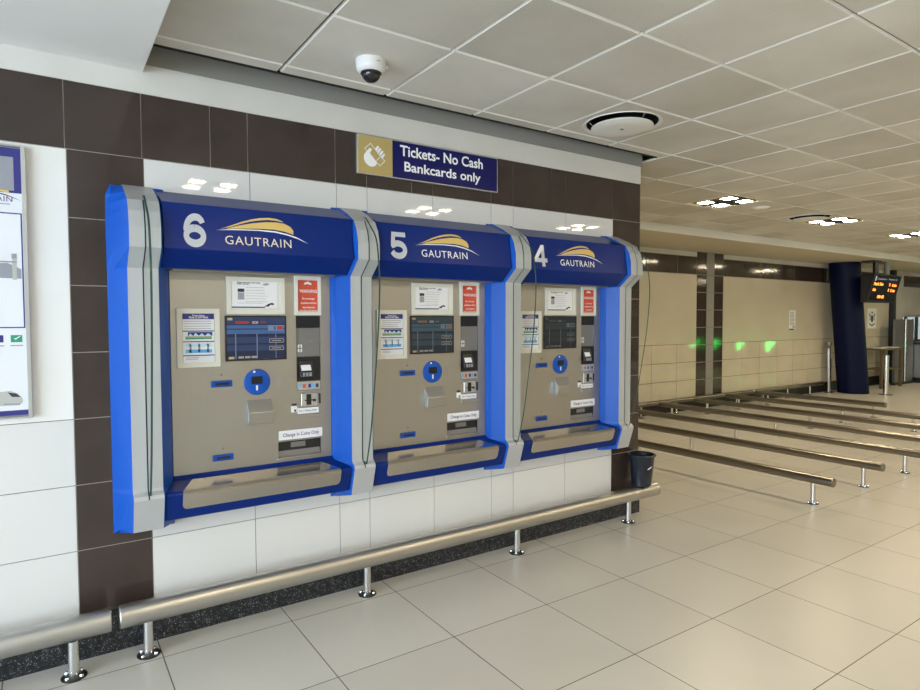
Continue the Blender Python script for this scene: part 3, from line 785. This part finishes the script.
def bar(p, q, w=9):
    (a, b), (c, d) = p, q; L_ = math.hypot(c - a, d - b); nx, ny = -(d - b) / L_ * w / 2, (c - a) / L_ * w / 2
    icp([(a + nx, b + ny), (c + nx, d + ny), (c - nx, d - ny), (a - nx, b - ny)])
pts = [(150, 280), (185, 240), (205, 238), (220, 262), (190, 300), (205, 325), (295, 440), (270, 480), (220, 498), (170, 480), (130, 440), (108, 390), (110, 330)]
icp(pts)
bar((120, 245), (200, 172)); bar((200, 172), (335, 345)); bar((335, 345), (400, 415)); bar((400, 415), (330, 482)); bar((330, 482), (275, 425)); bar((120, 245), (155, 285)); bar((280, 410), (340, 350))
for (a, b) in ((290, 240), (320, 270), (348, 305), (372, 345)):
    icp([(a - 26, b + 4), (a + 12, b - 38), (a + 34, b - 22), (a - 4, b + 34)])
for (a, b) in ((305, 258), (334, 290), (360, 328)): pass
mb.build('hand_icon', gp, merge=False)

# ------------------------------------------------------------------ framed poster at the left edge
t = thing('poster_frame', 'aluminium framed white and blue poster on the wall at the left edge', 'poster', (-.892, -.007, 1.127))
pw, ph = .84, 1.155
mb = MB(); w = .013
mb.box(0, w, -.028, 0, 0, ph, 'alu'); mb.box(pw - w, pw, -.028, 0, 0, ph, 'alu'); mb.box(w, pw - w, -.028, 0, 0, w * .6, 'alu'); mb.box(w, pw - w, -.028, 0, ph - w * .6, ph, 'alu')
mb.build('frame', t, bevel=.004)
mb = MB(); X1 = pw - w; y = -.012
mb.box(w, X1, y, y + .006, .012, ph - .012, 'paper')
mb.rect(w, X1, ph - .20, ph - .012, y - .0005, 'ink_navy'); mb.rect(X1 - .085, X1 - .03, ph - .19, ph - .05, y - .001, 'photo_grey')
for a, b, c, d in ((.06, .80, .60, .603),): pass
def ol(x0, x1, z0, z1, wd, mt, yy=y - .0008):
    mb.rect(x0, x1, z0, z0 + wd, yy, mt); mb.rect(x0, x1, z1 - wd, z1, yy, mt); mb.rect(x0, x0 + wd, z0, z1, yy, mt); mb.rect(x1 - wd, x1, z0, z1, yy, mt)
ol(w + .03, X1 - .006, .385, .872, .005, 'ink_navy')
mb.face([(X1 - .30, y - .001, .60), (X1 - .014, y - .001, .595), (X1 - .014, y - .001, .635), (X1 - .06, y - .001, .66), (X1 - .30, y - .001, .65)], 'photo_grey')
mb.rect(X1 - .045, X1 - .030, .59, .69, y - .0015, 'shutter'); mb.rect(X1 - .046, X1 - .029, .68, .70, y - .002, 'photo_grey'); mb.rect(X1 - .2, X1 - .029, .662, .668, y - .002, 'photo_grey')
for k, mt in enumerate(('ink_green', 'ink_navy', 'ink_sky', 'ink_navy')):
    x = X1 - .058 - k * .065; mb.rect(x, x + .040, .325, .355, y - .0008, mt)
    mb.rect(x - .002, x + .042, .308, .313, y - .0008, 'ink_grey')
mb.face([(X1 - .048, y - .0012, .343), (X1 - .042, y - .0012, .335), (X1 - .024, y - .0012, .350), (X1 - .024, y - .0012, .353), (X1 - .042, y - .0012, .341)], 'white')
# train nose
tr = [(X1 - .40, .06), (X1 - .035, .055), (X1 - .022, .068), (X1 - .024, .085), (X1 - .040, .105), (X1 - .065, .118), (X1 - .11, .115), (X1 - .40, .10)]
poly2(mb, tr, flat(y - .0009), 'shutter')
poly2(mb, [(X1 - .40, .065), (X1 - .12, .062), (X1 - .11, .085), (X1 - .40, .09)], flat(y - .0014), 'train_blue')
poly2(mb, [(X1 - .075, .112), (X1 - .045, .106), (X1 - .030, .090), (X1 - .060, .092)], flat(y - .0014), 'ink_dark')
poly2(mb, [(X1 - .09, .06), (X1 - .035, .056), (X1 - .030, .062), (X1 - .09, .066)], flat(y - .0014), 'photo_grey')
mb.rect(w, X1, .012, .034, y - .0009, 'ink_navy')
put_text(mb, 'GAUTRAIN', X1 - .205, .918, .168, .022, flat(y - .0008), 'ink_navy', 1.1)
mb.rect(X1 - .10, X1 - .045, .905, .909, y - .0008, 'ink_grey')
mb.face([(X1 - .25, y - .0009, .955), (X1 - .16, y - .0009, .985), (X1 - .09, y - .0009, .988), (X1 - .05, y - .0009, .965), (X1 - .045, y - .0009, .952), (X1 - .10, y - .0009, .962)], 'gold')
mb.face([(X1 - .27, y - .0011, .95), (X1 - .12, y - .0011, .958), (X1 - .06, y - .0011, .948), (X1 - .005, y - .0011, .925), (X1 - .06, y - .0011, .943), (X1 - .12, y - .0011, .953)], 'ink_navy')
mb.build('poster_sheet', t, merge=False)

# ------------------------------------------------------------------ floor rails
def rail(label, a, b, z, r, posts, rod='rail_steel', pr=.0215, group='low floor rails', fr=.05):
    a = Vector((*a, 0)); b = Vector((*b, 0)); d = (b - a).normalized()
    t = thing('floor_rail', label, 'rail', (a.x, a.y, 0), group)
    mb = MB(); o = Vector((a.x, a.y, 0))
    mb.tube(Vector((a.x, a.y, z)) - o, Vector((b.x, b.y, z)) - o, r, rod, n=32, caps=False)
    for e, s in ((a, -1), (b, 1)):                 # slightly domed end caps
        c = Vector((e.x, e.y, z)) - o
        mb.tube(c, c + d * (s * .004), r, rod, r1=r * .93, n=32)
    mb.build('rail_tube', t)
    for p in posts:
        q = Vector((p[0], p[1], 0)) - o
        mb = MB(); mb.tube(q + Vector((0, 0, .006)), q + Vector((0, 0, z - r * .9)), pr, 'post_steel', n=20); po = mb.build('post', t)
        mb = MB(); mb.lathe([(fr, 0.0), (fr, .005), (fr * .9, .007), (pr, .007)], tuple(q), 'flange', 24); mb.build('flange', po)
        for k in range(4):
            an = PI / 4 + k * PI / 2; bx = q + Vector((fr * .76 * math.cos(an), fr * .76 * math.sin(an), 0))
            mb = MB(); mb.lathe([(.0085, .007), (.0085, .013), (.005, .018), (0, .019)], tuple(bx), 'chrome', 10); mb.build('bolt', po)
    return t
RZ = .207
rail('thick low steel rail under the poster at the bottom left corner', (-5.9, -.135), (.206, -.135), RZ, .0515, [(x, -.150) for x in (-4.3, -3.2, -2.1, -1.02, .065)], group='thick rails along the ticket wall')
rail('long thick low steel rail in front of the ticket machines', (.246, -.135), (3.955, -.135), RZ, .0515, [(x, -.135) for x in (.358, 1.464, 2.548, 3.638)], group='thick rails along the ticket wall')
desc = ['nearest queue rail crossing the floor right of the bin', 'second queue rail from the bin, with its end in view', 'third queue rail from the bin, ending near the right edge',
        'fourth queue rail from the bin, running out of the picture', 'fifth queue rail from the bin, running out of the picture', 'sixth queue rail, next to the shorter farthest one', 'shortest and farthest queue rail, nearest the blue column']
for k, x in enumerate((5.275, 6.185, 7.085, 7.99, 8.89, 9.79, 10.69)):
    y0 = -.85 if k < 6 else .88
    ps = [(x, y) for y in ((-.69, 1.12, 2.75) if k < 6 else (1.05, 2.75))]
    if k == 5: ps = [(x, -.69), (x, .2), (x, 1.1), (x, 2.75)]
    rail(desc[k], (x, y0), (x, 2.97), .208, .038, ps, 'rail_far_steel', .020, 'queue rails on the floor', .045)
rail('low rail running along the foot of the cream far wall', (4.1, 3.07), (13.35, 3.07), .208, .038, [(x, 3.07) for x in (4.2, 5.08, 5.94, 6.8, 7.66, 8.53, 9.38, 10.24, 11.1, 11.96, 12.82)], 'rail_far_steel', .020, 'queue rails on the floor', .045)

# ------------------------------------------------------------------ bin on the rail
t = thing('waste_bin', 'small black plastic bin standing on the rail end by the wall', 'bin', (3.80, -.125, RZ + .0515))
mb = MB(); mb.lathe([(.0, .0), (.068, .0), (.074, .006), (.094, .225), (.097, .232), (.091, .232), (.070, .010), (0, .010)], (0, 0, 0), 'bin', 40); mb.build('bucket', t)
mb = MB(); mb.lathe([(.0945, .226), (.105, .230), (.107, .238), (.104, .243), (.092, .243), (.0925, .232)], (0, 0, 0), 'bin', 40, cap=False); mb.build('rim', t)
mb = MB()
for (dx_, dz_, w_, h_) in ((-.018, 0, .016, .010), (-.006, .005, .018, .012), (.008, .012, .014, .008)):
    an = -2.2
    def cyl(u, v):
        r = .074 + .02 * v / .225 + .001; a = -1.75 + u / r; return (r * math.cos(a), r * math.sin(a), v)
    z = .135 + dz_
    mb.face([cyl(dx_, z), cyl(dx_ + w_, z + .006), cyl(dx_ + w_ + .004, z + h_ + .006), cyl(dx_ + .006, z + h_)], 'white')
mb.build('logo_mark', t, merge=False)
t = None

# ------------------------------------------------------------------ far hall
base = Vector((13.93, 2.74, 0)); topc = Vector((13.70, 2.86, 2.69)); r = .285
mb = MB(); n = 48; ax = (topc - base).normalized()
vs = []
for c in (base, topc):
    for i in range(n):
        a = 2 * PI * i / n; vs.append((c.x + r * math.cos(a), c.y + r * math.sin(a), c.z))
mb.mesh(vs, [(i, (i + 1) % n, n + (i + 1) % n, n + i) for i in range(n)], 'column_blue', True)
mb.mesh(vs, [tuple(range(n)), tuple(range(n, 2 * n))], 'column_blue')
struct(mb.build('column_1'))

# departures display
t = thing('departure_display', 'black hanging departures screen with orange lettering', 'information screen', (13.35, 2.14, 1.86))
mb = MB(); Wd, Hd, tilt = 1.22, .56, .14
P = [(0, 0, Hd), (0, tilt, 0), (0, tilt + .12, .0), (0, .26, Hd)]
mb.prism(P, (Wd, 0, 0), 'black'); body = mb.build('housing', t, bevel=.012)
sp_ = lambda x, z: (x, tilt * (1 - z / Hd) - .003, z)
mb = MB(); poly2(mb, [(.03, .04), (Wd - .03, .04), (Wd - .03, Hd - .03), (.03, Hd - .03)], lambda x, z: (x, sp_(x, z)[1] + .001, z), 'screen_glass')
put_text(mb, 'Destination', .16, .445, .40, .035, sp_, 'white_led'); put_text(mb, 'Platform', .66, .445, .25, .035, sp_, 'white_led'); put_text(mb, '12', .96, .445, .08, .035, sp_, 'white_led')
mb.face([sp_(.06, .42), sp_(.11, .42), sp_(.11, .51), sp_(.06, .51)], 'white_led')
for s_, x, z, w_ in (('Park Stn', .07, .335, .40), ('2', .74, .335, .05), ('8 min', .88, .325, .20), ('Sandton', .08, .225, .13), ('1', .76, .225, .03), ('12 min', .87, .220, .20), ('08:42', .36, .09, .30)):
    put_text(mb, s_, x, z, w_, .055, sp_, 'orange_led', bold=.03)
mb.build('screen', body, merge=False)
mb = MB(); mb.tube((.35, .14, Hd), (.35, .14, .83), .05, 'black'); mb.box(.2, .5, .1, .34, .80, .83, 'black'); mb.build('ceiling_mount', t)
mb = MB(); mb.tube((.85, .14, Hd), (.85, .14, .83), .05, 'trim_grey'); mb.box(.72, .98, .1, .34, .80, .83, 'trim_grey'); mb.build('ceiling_mount', t)

# notices on the far wall
fy = FARY - .0065
mb = MB(); mb.box(12.21, 12.45, fy - .004, fy, 1.32, 1.71, 'white')
for k in range(10):
    mb.rect(12.24, 12.42 - random.random() * .05, 1.66 - k * .027, 1.672 - k * .027, fy - .005, 'ink_grey')
mb.rect(12.21, 12.41, 1.32, 1.345, fy - .005, 'ink_navy'); mb.rect(12.34, 12.42, 1.36, 1.40, fy - .005, 'ink_grey')
tag(mb.build('paper_notice', merge=False), 'white printed notice taped on the cream wall left of the blue column', 'notice')
mb = MB(); x0, z0 = 15.60, 1.315; mb.box(x0, x0 + .45, fy - .004, fy, z0, z0 + .46, 'white')
pl = flat(fy - .005); cx = x0 + .225
poly2(mb, [(cx - .055, z0 + .30), (cx + .055, z0 + .30), (cx + .055, z0 + .18), (cx, z0 + .13), (cx - .055, z0 + .18)], pl, 'ink_dark')
poly2(mb, [(cx - .03, z0 + .34), (cx + .03, z0 + .34), (cx + .045, z0 + .40), (cx, z0 + .37), (cx - .045, z0 + .40)], pl, 'ink_dark')
for s_ in (-1, 1):
    poly2(mb, [(cx + s_ * .07, z0 + .32), (cx + s_ * .13, z0 + .37), (cx + s_ * .17, z0 + .30), (cx + s_ * .11, z0 + .26), (cx + s_ * .15, z0 + .18), (cx + s_ * .07, z0 + .20)], pl, 'ink_grey')
poly2(mb, [(cx - .14, z0 + .12), (cx, z0 + .08), (cx + .14, z0 + .12), (cx + .13, z0 + .09), (cx, z0 + .05), (cx - .13, z0 + .09)], pl, 'ink_dark')
tag(mb.build('paper_notice', merge=False), 'white sheet with a dark coat of arms right of the blue column', 'notice')

# stainless bollard and queue posts
def post(x, y, h, r, label, tilt=0, cap=False, name='bollard', cat='bollard'):
    t = thing(name, label, cat, (x, y, 0))
    mb = MB(); mb.tube((0, 0, .008), (tilt, 0, h), r, 'post_steel', n=24); mb.build('tube', t)
    mb = MB(); mb.lathe([(r * 2.4, 0), (r * 2.4, .006), (r * 1.1, .010)], (0, 0, 0), 'flange', 24); mb.build('base_plate', t)
    if cap:
        mb = MB(); mb.lathe([(r * .9, -.10), (r * 1.5, -.04), (r * 1.9, 0), (r * 1.9, .03), (0, .03)], (tilt, 0, h), 'steel_dark', 20); mb.build('post_head', t)
    return t
post(14.08, 2.2, .80, .05, 'short stainless bollard standing right of the blue column')
post(13.55, 3.05, 1.02, .035, 'stainless queue post with dark head left of the blue column', -.03, True, 'queue_post', 'queue post')
post(13.72, 3.10, .72, .03, 'shorter steel queue post against the wall behind the blue column', -.04, False, 'queue_post', 'queue post')

# small high table
t = thing('high_table', 'narrow wooden table with lower shelf against the far wall', 'table', (15.10, 2.66, 0))
mb = MB(); mb.box(0, 1.06, 0, .45, .84, .875, 'wood'); mb.build('tabletop', t, bevel=.004)
mb = MB(); mb.box(.03, 1.03, .02, .43, .40, .425, 'wood'); mb.build('shelf', t)
for a in (.02, .99):
    for b in (.02, .38):
        mb = MB(); mb.box(a, a + .05, b, b + .05, 0, .84, 'wood'); mb.build('leg', t)
mb = MB(); mb.box(15.35, 15.62, 2.78, 3.0, .876, .888, 'white'); tag(mb.build('paper_stack'), 'small stack of white leaflets lying on the wooden table', 'leaflets')
mb = MB(); mb.box(15.80, 16.15, 2.75, 2.98, .876, .895, 'white'); tag(mb.build('paper_stack'), 'wider pile of white leaflets at the right of the wooden table', 'leaflets')

# steel gate enclosure beside the table
t = thing('gate_cabinet', 'tall grey steel gate housing with glass wings beyond the wooden table', 'gate', (16.20, 2.40, 0))
mb = MB(); mb.box(.0, .45, .45, .50, 0, 1.52, 'steel_dark'); mb.build('side_panel', t)
mb = MB(); mb.box(.62, 1.0, .45, .50, 0, 1.52, 'steel_dark'); mb.build('side_panel', t)
mb = MB(); mb.box(.46, .61, .47, .48, .1, 1.48, 'glass'); mb.build('glass_wing', t)
for x in (.45, .605, 1.0):
    mb = MB(); mb.tube((x, .47, 0), (x, .47, 1.54), .02, 'post_steel', n=12); mb.build('post', t)
mb = MB(); mb.box(0, 1.02, .44, .52, 0, .06, 'black'); mb.build('base', t)
t = thing('fare_gate', 'low grey steel fare gate under the bright service window', 'gate', (17.26, 2.2, 0))
mb = MB(); mb.box(0, 1.6, .5, .75, .12, .92, 'steel_dark'); mb.build('cabinet', t, bevel=.02)
mb = MB(); mb.box(-.02, 1.62, .48, .77, .92, .97, 'black'); mb.build('top_cover', t, bevel=.01)
mb = MB(); mb.box(.05, 1.55, .53, .72, 0, .12, 'black'); mb.build('plinth', t)
mb = MB(); mb.box(.15, .45, .492, .499, .28, .36, 'white'); mb.box(.6, .95, .492, .499, .28, .36, 'white'); mb.build('label', t)
# fare gates across the hall (outside the frame, mirrored in the far wall)
for k, y in enumerate((-3.0, -2.25, -1.35, -.4)):
    t = thing('fare_gate', 'fare gate with a green arrow light, mirrored in the glossy far wall', 'gate', (18.0, y, 0), 'fare gates outside the frame')
    mb = MB(); mb.box(0, 1.5, -.12, .12, 0, .95, 'steel_dark'); mb.build('cabinet', t, bevel=.02)
    mb = MB(); mb.face([(-.006, -.15, .86), (-.006, .15, .86), (-.006, -.10, .52)], 'green_led'); mb.build('arrow_light', t, merge=False)

# ------------------------------------------------------------------ light
w = bpy.data.worlds.new('world'); bpy.context.scene.world = w; w.use_nodes = True
bg = w.node_tree.nodes['Background']; bg.inputs['Color'].default_value = (.74, .86, 1, 1); bg.inputs['Strength'].default_value = 14.5
def portal(loc, rot, sx, sy):
    l = bpy.data.lights.new('daylight_portal', 'AREA'); l.shape = 'RECTANGLE'; l.size = sx; l.size_y = sy; l.cycles.is_portal = True
    o = bpy.data.objects.new('daylight_portal', l); C.objects.link(o); o.location = loc; o.rotation_euler = rot
portal((-6.05, -4.75, 1.3), (0, -PI / 2, 0), 2.6, 7.7)

# ------------------------------------------------------------------ camera
f, yaw, pit, rol, Yc, h = 613.824, .5938, -.0408, -.0032, 3.2443, 1.5405
cy, sy = math.cos(yaw), math.sin(yaw)
fw = Vector((sy * math.cos(pit), cy * math.cos(pit), math.sin(pit)))
r0 = Vector((cy, -sy, 0)); u0 = r0.cross(fw)
c_, s_ = math.cos(rol), math.sin(rol)
R_ = c_ * r0 + s_ * u0; U_ = -s_ * r0 + c_ * u0
cam = bpy.data.cameras.new('camera'); co = bpy.data.objects.new('camera', cam); C.objects.link(co)
cam.sensor_width = 36; cam.lens = f / 920 * 36; cam.clip_start = .05; cam.clip_end = 200
co.matrix_world = Matrix(((R_.x, U_.x, -fw.x, 0), (R_.y, U_.y, -fw.y, -Yc), (R_.z, U_.z, -fw.z, h), (0, 0, 0, 1)))
sc = bpy.context.scene; sc.camera = co
sc.view_settings.view_transform = 'Standard'; sc.view_settings.look = 'None'
sc.view_settings.exposure = 0.0; sc.view_settings.gamma = 1; sc.view_settings.use_curve_mapping = False
